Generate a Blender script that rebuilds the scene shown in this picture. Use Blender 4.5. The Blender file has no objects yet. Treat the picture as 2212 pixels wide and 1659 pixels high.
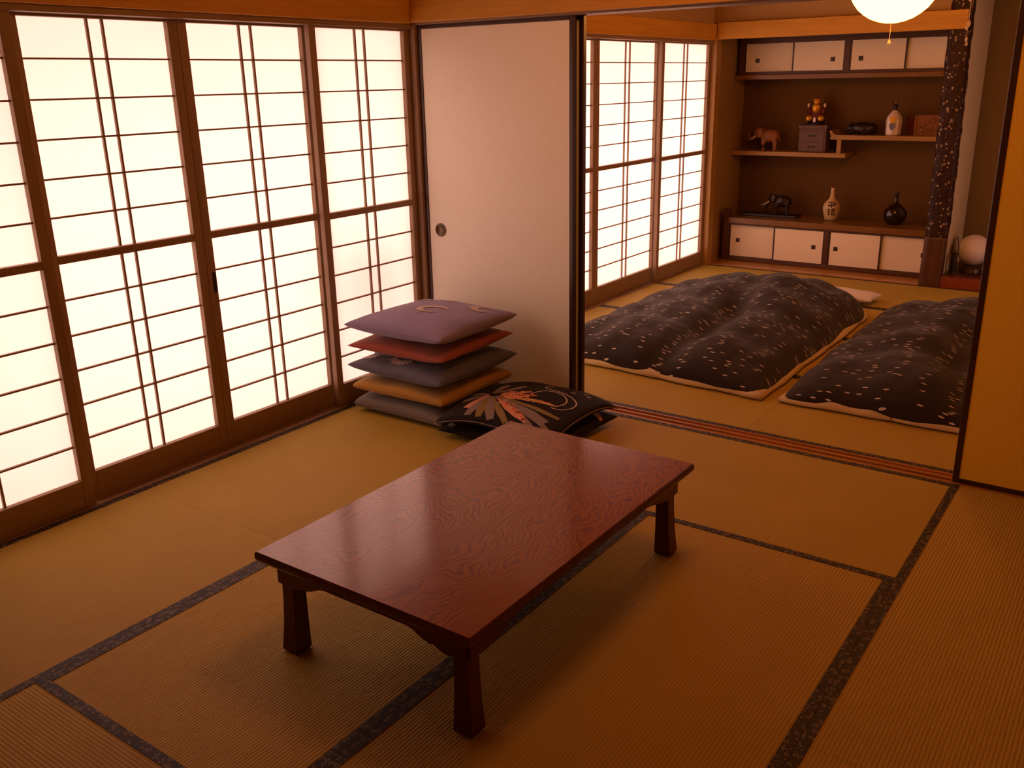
import bpy, bmesh, math, random
from mathutils import Vector, Matrix, noise

scene = bpy.context.scene
COL = scene.collection
random.seed(7)

# ------------------------------------------------------------------ camera
cam_d = bpy.data.cameras.new('camera')
cam = bpy.data.objects.new('camera', cam_d)
COL.objects.link(cam)
cam_d.sensor_fit = 'HORIZONTAL'
cam_d.sensor_width = 36.0
cam_d.lens = 32.2346
cam_d.clip_start = 0.02
cam.matrix_world = Matrix(((0.815467, -0.166978, 0.554195, 3.26201),
                           (0.578485, 0.266913, -0.770787, -3.73644),
                           (-0.019217, 0.949145, 0.314253, 1.56391),
                           (0, 0, 0, 1)))
scene.camera = cam

# ------------------------------------------------------------------ sky (overcast daylight outside the paper screens)
world = bpy.data.worlds.new('overcast_sky')
scene.world = world
world.use_nodes = True
bg = world.node_tree.nodes['Background']
bg.inputs[0].default_value = (1.0, 0.56, 0.465, 1)
bg.inputs[1].default_value = 4.35

LAMP_COL = (1.0, 0.345, 0.060)
LAMP_BACK = 15.0
LAMP_FRONT = 9.8

vs = scene.view_settings
vs.view_transform = 'Standard'
vs.look = 'None'
vs.exposure = 0.0
vs.gamma = 1.0
vs.use_curve_mapping = False
scene.cycles.max_bounces = 6
scene.cycles.diffuse_bounces = 4
scene.cycles.transmission_bounces = 3
scene.cycles.sample_clamp_indirect = 6.0
scene.cycles.use_denoising = True
scene.cycles.caustics_reflective = False
scene.cycles.caustics_refractive = False


# ------------------------------------------------------------------ helpers
def lin(r, g, b):
    def f(c):
        c /= 255.0
        return c / 12.92 if c <= 0.04045 else ((c + 0.055) / 1.055) ** 2.4
    return (f(r), f(g), f(b), 1.0)


def me_from(name, verts, faces, smooth=False):
    m = bpy.data.meshes.new(name)
    m.from_pydata([tuple(v) for v in verts], [], faces)
    m.update()
    if smooth:
        m.polygons.foreach_set('use_smooth', [True] * len(m.polygons))
    return m


class MB:
    """collects verts and faces for ONE mesh"""
    def __init__(self):
        self.v = []
        self.f = []

    def add(self, verts, faces):
        o = len(self.v)
        self.v += [tuple(x) for x in verts]
        self.f += [tuple(i + o for i in f) for f in faces]
        return self

    def box(self, x0, x1, y0, y1, z0, z1):
        v = [(x0, y0, z0), (x1, y0, z0), (x1, y1, z0), (x0, y1, z0),
             (x0, y0, z1), (x1, y0, z1), (x1, y1, z1), (x0, y1, z1)]
        f = [(0, 3, 2, 1), (4, 5, 6, 7), (0, 1, 5, 4), (1, 2, 6, 5), (2, 3, 7, 6), (3, 0, 4, 7)]
        return self.add(v, f)

    def lathe(self, prof, n=24, c=(0, 0, 0), sx=1.0, sy=1.0):
        v, f = [], []
        for r, z in prof:
            for k in range(n):
                a = 2 * math.pi * k / n
                v.append((c[0] + sx * r * math.cos(a), c[1] + sy * r * math.sin(a), c[2] + z))
        for i in range(len(prof) - 1):
            for k in range(n):
                k2 = (k + 1) % n
                f.append((i * n + k, i * n + k2, (i + 1) * n + k2, (i + 1) * n + k))
        f.append(tuple(range(n - 1, -1, -1)))
        L = (len(prof) - 1) * n
        f.append(tuple(L + k for k in range(n)))
        return self.add(v, f)

    def tube(self, pts, rad, n=8):
        pts = [Vector(p) for p in pts]
        rads = rad if isinstance(rad, (list, tuple)) else [rad] * len(pts)
        v, f = [], []
        up = Vector((0, 0, 1))
        for i, p in enumerate(pts):
            d = (pts[min(i + 1, len(pts) - 1)] - pts[max(i - 1, 0)]).normalized()
            a = d.cross(up)
            if a.length < 1e-3:
                a = d.cross(Vector((1, 0, 0)))
            a.normalize()
            b = d.cross(a).normalized()
            for k in range(n):
                t = 2 * math.pi * k / n
                v.append(p + (a * math.cos(t) + b * math.sin(t)) * rads[i])
        for i in range(len(pts) - 1):
            for k in range(n):
                k2 = (k + 1) % n
                f.append((i * n + k, (i + 1) * n + k, (i + 1) * n + k2, i * n + k2))
        f.append(tuple(range(n)))
        L = (len(pts) - 1) * n
        f.append(tuple(L + k for k in range(n - 1, -1, -1)))
        return self.add(v, f)

    def ball(self, c, r, n=16, m=10):
        rx, ry, rz = r if isinstance(r, (list, tuple)) else (r, r, r)
        v, f = [], []
        for j in range(1, m):
            ph = math.pi * j / m
            for k in range(n):
                a = 2 * math.pi * k / n
                v.append((c[0] + rx * math.sin(ph) * math.cos(a), c[1] + ry * math.sin(ph) * math.sin(a), c[2] + rz * math.cos(ph)))
        t = len(v); v.append((c[0], c[1], c[2] + rz)); v.append((c[0], c[1], c[2] - rz))
        for j in range(m - 2):
            for k in range(n):
                k2 = (k + 1) % n
                f.append((j * n + k, (j + 1) * n + k, (j + 1) * n + k2, j * n + k2))
        for k in range(n):
            k2 = (k + 1) % n
            f.append((t, k, k2))
            f.append((t + 1, (m - 2) * n + k2, (m - 2) * n + k))
        return self.add(v, f)

    def prism(self, outline, axis, a, b):
        """extrude a 2-D outline (list of (p,q)) along axis from a to b"""
        n = len(outline)
        def P(p, q, t):
            return {'x': (t, p, q), 'y': (p, t, q), 'z': (p, q, t)}[axis]
        v = [P(p, q, a) for p, q in outline] + [P(p, q, b) for p, q in outline]
        f = [tuple(range(n)), tuple(range(2 * n - 1, n - 1, -1))]
        for i in range(n):
            j = (i + 1) % n
            f.append((i, n + i, n + j, j))
        return self.add(v, f)

    def mesh(self, name='mesh', smooth=False):
        m = me_from(name, self.v, self.f, smooth)
        bm = bmesh.new(); bm.from_mesh(m)
        bmesh.ops.recalc_face_normals(bm, faces=bm.faces)
        bm.to_mesh(m); bm.free()
        return m


def obj(name, mesh, mat=None, parent=None, loc=(0, 0, 0), rz=0.0, bevel=0.0, seg=2):
    if isinstance(mesh, MB):
        mesh = mesh.mesh(name)
    if mat is not None and not mesh.materials:
        mesh.materials.append(mat)
    o = bpy.data.objects.new(name, mesh)
    COL.objects.link(o)
    o.location = loc
    o.rotation_euler = (0, 0, rz)
    if parent is not None:
        o.parent = parent
    if bevel > 0:
        b = o.modifiers.new('bevel', 'BEVEL')
        b.width = bevel; b.segments = seg; b.limit_method = 'ANGLE'
    return o


def smooth(o):
    o.data.polygons.foreach_set('use_smooth', [True] * len(o.data.polygons))
    return o


def tag(o, label, cat, group=None):
    o['label'] = label
    o['category'] = cat
    if group:
        o['group'] = group
    return o


def thing(name, label, cat, loc=(0, 0, 0), rz=0.0, group=None):
    o = bpy.data.objects.new(name, None)
    COL.objects.link(o)
    o.empty_display_size = 0.05
    o.location = loc
    o.rotation_euler = (0, 0, rz)
    return tag(o, label, cat, group)


def struct(name, mesh, mat, **k):
    o = obj(name, mesh, mat, **k)
    o['kind'] = 'structure'
    return o


# ------------------------------------------------------------------ materials
class NT:
    def __init__(self, name):
        self.m = bpy.data.materials.new(name)
        self.m.use_nodes = True
        self.t = self.m.node_tree
        self.t.nodes.clear()
        self.out = self.t.nodes.new('ShaderNodeOutputMaterial')

    def n(self, kind, **k):
        nd = self.t.nodes.new('ShaderNode' + kind)
        for a, b in k.items():
            setattr(nd, a, b)
        return nd

    def l(self, a, b):
        self.t.links.new(a, b)

    def val(self, s, v):
        if isinstance(v, bpy.types.NodeSocket):
            self.l(v, s)
        else:
            s.default_value = v

    def math(self, op, a, b=0.0, clamp=False):
        nd = self.n('Math', operation=op, use_clamp=clamp)
        self.val(nd.inputs[0], a); self.val(nd.inputs[1], b)
        return nd.outputs[0]

    def mix(self, fac, a, b):
        nd = self.n('Mix', data_type='RGBA')
        self.val(nd.inputs[0], fac); self.val(nd.inputs[6], a); self.val(nd.inputs[7], b)
        return nd.outputs[2]

    def coord(self, scale=(1, 1, 1), loc=(0, 0, 0), rot=(0, 0, 0), kind='Object'):
        tc = self.n('TexCoord'); mp = self.n('Mapping')
        mp.inputs[1].default_value = loc; mp.inputs[2].default_value = rot; mp.inputs[3].default_value = scale
        self.l(tc.outputs[kind], mp.inputs[0])
        return mp.outputs[0]

    def noise(self, vec, scale, detail=3.0, rough=0.5, dist=0.0):
        nd = self.n('TexNoise')
        self.l(vec, nd.inputs['Vector'])
        nd.inputs['Scale'].default_value = scale; nd.inputs['Detail'].default_value = detail
        nd.inputs['Roughness'].default_value = rough; nd.inputs['Distortion'].default_value = dist
        return nd.outputs[0]

    def ramp(self, fac, stops):
        nd = self.n('ValToRGB')
        e = nd.color_ramp.elements
        while len(e) < len(stops):
            e.new(0.5)
        for i, (p, c) in enumerate(stops):
            e[i].position = p; e[i].color = c if len(c) == 4 else (*c, 1)
        self.l(fac, nd.inputs[0])
        return nd.outputs[0]

    def bump(self, h, strength=0.3, dist=0.002):
        nd = self.n('Bump')
        nd.inputs['Strength'].default_value = strength; nd.inputs['Distance'].default_value = dist
        self.l(h, nd.inputs['Height'])
        return nd.outputs[0]

    def principled(self, col, rough=0.6, normal=None, spec=0.5, metal=0.0, coat=0.0, sheen=0.0):
        p = self.n('BsdfPrincipled')
        self.val(p.inputs['Base Color'], col)
        self.val(p.inputs['Roughness'], rough)
        p.inputs['Specular IOR Level'].default_value = spec
        p.inputs['Metallic'].default_value = metal
        p.inputs['Coat Weight'].default_value = coat
        p.inputs['Coat Roughness'].default_value = 0.12
        p.inputs['Sheen Weight'].default_value = sheen
        if normal is not None:
            self.l(normal, p.inputs['Normal'])
        self.l(p.outputs[0], self.out.inputs[0])
        return self.m


def sc(c, k):
    return (c[0] * k, c[1] * k, c[2] * k, 1.0)


def m_plain(name, col, rough=0.6, var=0.12, scale=14.0, bump=0.0, spec=0.4, metal=0.0, sheen=0.0, bscale=300.0):
    t = NT(name)
    c = t.coord()
    f = t.noise(c, scale, 4.0)
    colr = t.mix(f, sc(col, 1 - var), sc(col, 1 + var))
    nrm = t.bump(t.noise(c, bscale, 2.0), bump, 0.001) if bump else None
    return t.principled(colr, rough, nrm, spec, metal, 0.0, sheen)


def m_wood(name, col, axis='y', rough=0.45, var=0.35, grain=30.0, spec=0.4, coat=0.0):
    """straight grained timber, grain running along the axis"""
    t = NT(name)
    s = {'x': (0.06, 1, 1), 'y': (1, 0.06, 1), 'z': (1, 1, 0.06)}[axis]
    c = t.coord(s)
    g1 = t.noise(c, grain, 4.0, 0.6)
    g2 = t.noise(c, grain * 5, 2.0, 0.5)
    g = t.math('ADD', t.math('MULTIPLY', g1, 0.7), t.math('MULTIPLY', g2, 0.3))
    colr = t.ramp(g, [(0.3, sc(col, 1 - var)), (0.7, sc(col, 1 + var))])
    return t.principled(colr, rough, t.bump(g, 0.15, 0.001), spec, 0.0, coat)


def m_tatami():
    t = NT('woven_rush')
    c = t.coord()
    sep = t.n('SeparateXYZ'); t.l(c, sep.inputs[0])
    jit = t.noise(t.coord((0.6, 1, 1)), 6.0, 2.0)
    yy = t.math('ADD', sep.outputs[1], t.math('MULTIPLY', jit, 0.004))
    rib = t.math('ABSOLUTE', t.math('SINE', t.math('MULTIPLY', yy, math.pi / 0.0105)))
    rush = t.noise(t.coord((420, 14, 1)), 1.0, 2.0)
    fine = t.noise(t.coord((220, 120, 1)), 1.0, 2.0)
    big = t.noise(t.coord((1.4, 1.4, 1)), 2.2, 3.0)
    base = t.mix(big, lin(174, 150, 56), lin(198, 174, 74))
    groove = t.math('POWER', rib, 0.45)
    base = t.mix(t.math('MULTIPLY', t.math('SUBTRACT', 1.0, groove), 0.75), base, lin(132, 100, 38))
    base = t.mix(t.math('MULTIPLY', fine, 0.3), base, lin(160, 122, 52))
    base = t.mix(t.math('MULTIPLY', rush, 0.25), base, lin(204, 168, 84))
    h = t.math('ADD', t.math('MULTIPLY', groove, 1.0), t.math('MULTIPLY', rush, 0.25))
    return t.principled(base, 0.62, t.bump(h, 0.8, 0.0016), 0.2)


def m_border():
    t = NT('patterned_border_cloth')
    c = t.coord((1, 1, 1))
    v = t.n('TexVoronoi', voronoi_dimensions='2D', feature='F1')
    t.l(c, v.inputs['Vector']); v.inputs['Scale'].default_value = 48.0; v.inputs['Randomness'].default_value = 0.75
    ring = t.math('ABSOLUTE', t.math('SUBTRACT', v.outputs['Distance'], 0.26))
    fl = t.math('LESS_THAN', ring, 0.12)
    rnd = t.math('GREATER_THAN', t.noise(c, 55.0, 2.0), 0.50)
    f = t.math('MULTIPLY', t.math('MULTIPLY', fl, rnd), 0.75)
    col = t.mix(f, lin(44, 34, 24), lin(124, 106, 78))
    return t.principled(col, 0.6, t.bump(t.noise(c, 900, 1.0), 0.3, 0.0006), 0.3)


def m_paper():
    t = NT('screen_paper')
    c = t.coord()
    f = t.noise(c, 9.0, 5.0, 0.65)
    col = t.mix(f, (0.84, 0.83, 0.80, 1), (0.93, 0.92, 0.90, 1))
    tr = t.n('BsdfTranslucent'); df = t.n('BsdfDiffuse'); mx = t.n('MixShader')
    t.l(col, tr.inputs[0])
    df.inputs[0].default_value = (0.82, 0.78, 0.70, 1)
    mx.inputs[0].default_value = 0.32
    t.l(tr.outputs[0], mx.inputs[1]); t.l(df.outputs[0], mx.inputs[2])
    t.l(mx.outputs[0], t.out.inputs[0])
    return t.m


def m_table():
    t = NT('lacquered_zelkova')
    c = t.coord((1, 0.42, 1))
    w = t.n('TexWave', wave_type='RINGS', rings_direction='Z')
    d = t.n('VectorMath', operation='ADD')
    nz = t.n('TexNoise'); t.l(t.coord((1, 0.55, 1)), nz.inputs['Vector'])
    nz.inputs['Scale'].default_value = 4.35; nz.inputs['Detail'].default_value = 3.0
    sv = t.n('VectorMath', operation='SCALE'); t.l(nz.outputs['Color'], sv.inputs[0]); sv.inputs['Scale'].default_value = 0.34
    t.l(c, d.inputs[0]); t.l(sv.outputs[0], d.inputs[1])
    t.l(d.outputs[0], w.inputs['Vector'])
    w.inputs['Scale'].default_value = 21.0
    w.inputs['Distortion'].default_value = 3.4
    w.inputs['Detail'].default_value = 3.0
    w.inputs['Detail Scale'].default_value = 1.6
    ring = t.ramp(w.outputs['Fac'], [(0.0, (0, 0, 0)), (0.16, (0.25, 0.25, 0.25)), (0.34, (0.85, 0.85, 0.85)), (1.0, (1, 1, 1))])
    fine = t.noise(t.coord((90, 6, 90)), 1.0, 3.0)
    col = t.mix(ring, lin(112, 50, 4), lin(148, 78, 6))
    col = t.mix(t.math('MULTIPLY', fine, 0.4), col, lin(128, 58, 5))
    big = t.noise(t.coord(), 2.0, 2.0)
    rough = t.math('ADD', 0.215, t.math('MULTIPLY', big, 0.10))
    return t.principled(col, rough, t.bump(t.noise(t.coord((40, 8, 40)), 1.0, 2.0), 0.02, 0.001), 0.5, 0.0, 0.6)


def m_duvet():
    """dark indigo cotton printed with short pale dashes"""
    t = NT('dash_print_cotton')
    def dashes(sx, sy, loc, thr):
        c = t.coord((sx, sy, 0.0), loc)
        v = t.n('TexVoronoi', voronoi_dimensions='2D', feature='F1')
        t.l(c, v.inputs['Vector']); v.inputs['Scale'].default_value = 1.0; v.inputs['Randomness'].default_value = 0.95
        sp = t.n('SeparateColor'); t.l(v.outputs['Color'], sp.inputs[0])
        keep = t.math('GREATER_THAN', sp.outputs[0], 0.62)
        return t.math('MULTIPLY', t.math('LESS_THAN', v.outputs['Distance'], thr), keep)
    a = dashes(7.5, 38.0, (0.3, 0.1, 0), 0.105)
    b = dashes(6.5, 36.0, (4.3, 2.7, 0), 0.09)
    f = t.math('MAXIMUM', a, b)
    c = t.coord()
    base = t.mix(t.noise(c, 6.0, 4.0), lin(30, 24, 22), lin(56, 46, 42))
    weave = t.noise(t.coord((1, 1, 1)), 160.0, 2.0)
    base = t.mix(t.math('MULTIPLY', weave, 0.35), base, lin(70, 60, 54))
    col = t.mix(f, base, lin(214, 205, 192))
    wr = t.noise(c, 22.0, 4.0, 0.6, 0.6)
    return t.principled(col, 0.85, t.bump(wr, 0.45, 0.012), 0.15, 0.0, 0.0, 0.15)


def m_bark():
    t = NT('knobbly_log')
    c = t.coord((1, 1, 0.8))
    v = t.n('TexVoronoi', feature='F1'); t.l(c, v.inputs['Vector']); v.inputs['Scale'].default_value = 44.0
    pick = t.math('GREATER_THAN', t.noise(c, 26.0, 2.0), 0.53)
    sp = t.math('MULTIPLY', t.math('LESS_THAN', v.outputs['Distance'], 0.33), pick)
    col = t.mix(t.noise(c, 34.0, 3.0), lin(34, 18, 8), lin(66, 38, 18))
    col = t.mix(t.math('MULTIPLY', sp, 0.85), col, lin(178, 152, 116))
    inv = t.math('SUBTRACT', 1.0, v.outputs['Distance'])
    return t.principled(col, 0.5, t.bump(inv, 0.5, 0.008), 0.22)


def m_emit(name, col, k):
    t = NT(name)
    e = t.n('Emission')
    e.inputs[0].default_value = (*col, 1); e.inputs[1].default_value = k
    t.l(e.outputs[0], t.out.inputs[0])
    return t.m


M = {}
M['tatami'] = m_tatami()
M['border'] = m_border()
M['paper'] = m_paper()
WOOD = lin(150, 92, 44)
DARKW = lin(96, 54, 28)
for ax in 'xyz':
    M['beam_' + ax] = m_wood('cedar_beam_' + ax, lin(206, 152, 52), ax, 0.5, 0.16)
    M['sash_' + ax] = m_wood('screen_frame_wood_' + ax, lin(146, 118, 90), ax, 0.5, 0.22)
    M['sill_' + ax] = m_wood('worn_sill_wood_' + ax, lin(172, 112, 48), ax, 0.4, 0.35)
    M['dark_' + ax] = m_wood('dark_stained_wood_' + ax, lin(84, 50, 26), ax, 0.4, 0.3)
    M['table_' + ax] = m_wood('red_lacquered_wood_' + ax, lin(82, 28, 10), ax, 0.3, 0.35)
    M['shelf_' + ax] = m_wood('shelf_wood_' + ax, lin(166, 124, 54), ax, 0.4, 0.2)
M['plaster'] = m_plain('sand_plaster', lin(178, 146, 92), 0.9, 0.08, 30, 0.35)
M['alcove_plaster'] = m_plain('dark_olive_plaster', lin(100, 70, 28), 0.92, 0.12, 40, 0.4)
M['lit_side_plaster'] = m_plain('lit_olive_plaster', lin(150, 112, 56), 0.92, 0.1, 40, 0.4)  # alcove plaster lightened: lamplight on the side wall put into the colour
M['lit_pale_plaster'] = m_plain('lit_sand_plaster', lin(226, 206, 160), 0.92, 0.06, 40, 0.4)  # paler than the back wall: light from the right put into colour
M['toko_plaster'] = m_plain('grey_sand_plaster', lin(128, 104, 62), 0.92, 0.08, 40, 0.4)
M['ceil'] = m_wood('ceiling_boards', lin(170, 116, 60), 'y', 0.6, 0.15)
M['fusuma'] = m_plain('fusuma_paper', lin(246, 245, 228), 0.75, 0.03, 60, 0.15, 0.25)
M['fusuma_gold'] = m_plain('ochre_fusuma_paper', lin(246, 204, 66), 0.75, 0.07, 120, 0.2, 0.25)
M['lacquer'] = m_plain('black_brown_lacquer', lin(60, 36, 20), 0.32, 0.15, 20, 0, 0.5)
M['door_paper'] = m_plain('cabinet_paper', lin(242, 228, 200), 0.8, 0.05, 60, 0.15, 0.2)
M['iron'] = m_plain('blackened_metal', lin(52, 42, 34), 0.45, 0.15, 40, 0, 0.5, 0.6)
M['bronze'] = m_plain('dull_bronze', lin(112, 94, 76), 0.45, 0.12, 40, 0, 0.5, 0.7)
M['board'] = m_wood('polished_alcove_board', lin(176, 120, 50), 'x', 0.22, 0.15, 20, 0.5, 0.2)
M['toko_edge'] = m_wood('red_lacquered_sill', lin(134, 58, 26), 'x', 0.25, 0.2)
M['counter'] = m_wood('counter_wood', lin(126, 86, 36), 'x', 0.25, 0.25)
M['bark'] = m_bark()
M['stone'] = m_plain('grey_paving', lin(196, 192, 184), 0.9, 0.08, 12)

# ------------------------------------------------------------------ room shell
X1 = 3.64           # right wall
ZC = 2.42           # ceiling
YB = -4.70          # wall behind the viewpoint
Y_AL = 3.76         # front line of the alcoves
Y_BK = 4.42         # back of the shelf alcove
Y_TK = 4.56         # back of the picture alcove
S0, S1 = 0.0, 0.105  # sill between the rooms

floor = struct('floor', MB().box(-0.10, X1, YB, Y_AL, -0.12, -0.05), M['dark_y'])
struct('ceiling', MB().box(-0.12, X1 + 0.1, YB - 0.1, Y_TK + 0.1, ZC, ZC + 0.08), M['ceil'])
RY0, RY1 = 2.55, 3.45     # window in the right wall of the bedding room (outside the picture)
wr = MB().box(X1, X1 + 0.1, YB, RY0, -0.12, ZC)
wr.box(X1, X1 + 0.1, RY1, Y_TK, -0.12, ZC)
wr.box(X1, X1 + 0.1, RY0, RY1, -0.12, -0.002)
wr.box(X1, X1 + 0.1, RY0, RY1, 1.846, ZC)
struct('wall_right', wr, M['plaster'])
struct('wall_rear', MB().box(-0.1, X1, YB - 0.1, YB, -0.12, ZC), M['plaster'])
# left wall: solid behind the last screen, strip above the screens
wl = MB().box(-0.12, 0.0, YB, -2.735, -0.12, ZC)
wl.box(-0.12, -0.005, -2.735, Y_AL, 1.95, ZC)
struct('wall_left', wl, M['plaster'])
struct('wall_middle', MB().box(0.0, X1, 0.02, 0.085, 1.93, ZC), M['plaster'])
# wall above the alcoves and around them
struct('wall_far', MB().box(-0.12, 1.90, Y_AL - 0.005, Y_AL + 0.07, 1.98, ZC).box(1.90, X1, Y_AL - 0.005, Y_AL + 0.07, 2.28, ZC), M['plaster'])
struct('wall_alcove_side', MB().box(-0.12, 0.0, Y_AL + 0.05, Y_BK + 0.08, -0.05, ZC), M['lit_side_plaster'])
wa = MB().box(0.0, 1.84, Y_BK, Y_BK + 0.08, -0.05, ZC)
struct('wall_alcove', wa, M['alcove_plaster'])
struct('wall_tokonoma_side', MB().box(1.84, 1.90, Y_AL + 0.10, Y_TK + 0.08, -0.05, ZC), M['lit_pale_plaster'])
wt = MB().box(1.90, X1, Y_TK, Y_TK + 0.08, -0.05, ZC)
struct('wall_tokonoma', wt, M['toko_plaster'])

# unseen veranda added outside; eave and end wall dim the paper screens
struct('floor_veranda', MB().box(-1.05, -0.125, -3.1, Y_AL, -0.30, -0.22), M['stone'])
struct('ceiling_shade_eave', MB().box(-1.05, -0.121, -3.1, Y_AL, 2.10, 2.16), M['sash_y'])
struct('wall_shade_end', MB().box(-1.05, -0.121, -3.1, -3.0, -0.22, 2.10), M['plaster'])

# ---- tatami mats: parts of the floor, each with its two cloth borders
W_ = 0.91
BW = 0.030


def mat_mesh(L, Wd):
    return MB().box(-L / 2, L / 2, -Wd / 2, Wd / 2, -0.05, 0.0).mesh('tatami_mat')


def border_mesh(L):
    return MB().box(-L / 2, L / 2, -BW / 2, BW / 2, -0.004, 0.0016).mesh('cloth_border')


def tatami(x0, x1, y0, y1):
    g = 0.0006
    lx, ly = x1 - x0, y1 - y0
    along_y = ly > lx
    L, Wd = (max(lx, ly) - 2 * g, min(lx, ly) - 2 * g)
    cx, cy = (x0 + x1) / 2, (y0 + y1) / 2
    o = obj('tatami_mat', mat_mesh(L, Wd), M['tatami'], floor, (cx, cy, 0), math.pi / 2 if along_y else 0.0)
    for s in (-1, 1):
        obj('cloth_border', border_mesh(L), M['border'], o, (0, s * (Wd / 2 - BW / 2), 0))


w = W_
tatami(0, w, -2 * w, 0); tatami(0, w, -4 * w, -2 * w)
tatami(w, 3 * w, -w, 0)
tatami(w, 2 * w, -3 * w, -w); tatami(2 * w, 3 * w, -3 * w, -w)
tatami(w, 3 * w, -4 * w, -3 * w)
tatami(3 * w, 4 * w, -2 * w, 0); tatami(3 * w, 4 * w, -4 * w, -2 * w)
rows = [S1, 1.02, 1.92, 2.82, 3.745]
for a, b in zip(rows[:-1], rows[1:]):
    tatami(0, 2 * w, a, b); tatami(2 * w, 4 * w, a, b)
# boards of the passage behind the viewpoint
for k in range(7):
    y1 = -4 * w - 0.15 * k
    obj('floor_board', MB().box(0, X1, y1 - 0.147, y1 - 0.002, -0.05, 0.0), M['sill_x'], floor)

# ---- sills and beams
trim_no = [0]


def trim(mb, mat, bevel=0.003):
    trim_no[0] += 1
    return struct('trim_%d' % trim_no[0], mb, mat, bevel=bevel)


# track sill between the two rooms: board with raised lips
mb = MB().box(0, X1, S0 + 0.001, S1 - 0.001, -0.05, -0.006)
sill = trim(mb, M['sill_x'], 0.0)
for y0, y1 in ((0.001, 0.014), (0.046, 0.060), (0.091, 0.104)):
    obj('track_ridge', MB().box(0, X1, y0, y1, -0.006, 0.0015), M['sill_x'], sill, bevel=0.001)
# sills under the paper screens
for (ya, yb) in ((-2.735, 0.0), (0.0, Y_AL)):
    s_ = trim(MB().box(-0.12, -0.001, ya, yb, -0.06, -0.002), M['sash_y'], 0.0)
    for x0, x1 in ((-0.012, -0.001), (-0.062, -0.052), (-0.115, -0.104)):
        obj('track_ridge', MB().box(x0, x1, ya, yb, -0.002, 0.003), M['sash_y'], s_, bevel=0.001)
# head track over the screens, and the beam above it
trim(MB().box(-0.12, -0.002, -2.735, Y_AL, 1.818, 1.846), M['sash_y'])
trim(MB().box(-0.12, 0.022, YB, -0.035, 1.842, 1.955), M['beam_y'])
trim(MB().box(-0.12, 0.022, 0.105, Y_AL - 0.02, 1.842, 1.965), M['beam_y'])
# head track and beam between the rooms
trim(MB().box(0, X1, 0.0, 0.105, 1.836, 1.875), M['sash_x'])
trim(MB().box(-0.02, X1, -0.034, 0.0, 1.846, 1.965), M['beam_x'])
trim(MB().box(-0.02, X1, 0.105, 0.139, 1.846, 1.965), M['beam_x'])
# corner posts
trim(MB().box(-0.12, 0.018, -0.004, 0.104, -0.05, ZC), M['sash_z'])
trim(MB().box(-0.12, 0.030, Y_AL - 0.045, Y_AL + 0.05, -0.05, ZC), M['shelf_z'])
trim(MB().box(-0.12, 0.02, -2.83, -2.735, -0.05, ZC), M['sash_z'])
trim(MB().box(X1 - 0.02, X1 + 0.02, -0.004, 0.104, 0, ZC), M['sash_z'])
# beam above the alcoves
trim(MB().box(0.0, 1.885, Y_AL - 0.045, Y_AL + 0.02, 1.848, 1.975), M['beam_x'])
trim(MB().box(1.90, X1, Y_AL + 0.0, Y_AL + 0.07, 2.20, 2.30), M['beam_x'])
# polished board of the shelf alcove, raised floor of the picture alcove
trim(MB().box(0.0, 1.84, Y_AL - 0.012, Y_BK, -0.06, 0.006), M['board'], 0.002)
trim(MB().box(1.90, X1, Y_AL + 0.0, Y_AL + 0.10, -0.06, 0.075), M['toko_edge'], 0.004)
trim(MB().box(1.90, X1, Y_AL + 0.10, Y_TK, -0.06, 0.070), M['dark_x'], 0.0)

# ------------------------------------------------------------------ paper screens (shoji)
ZT, ZM1, ZM0, ZB = 1.808, 0.976, 0.946, 0.114
PAPER_OFF = -0.011


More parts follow.
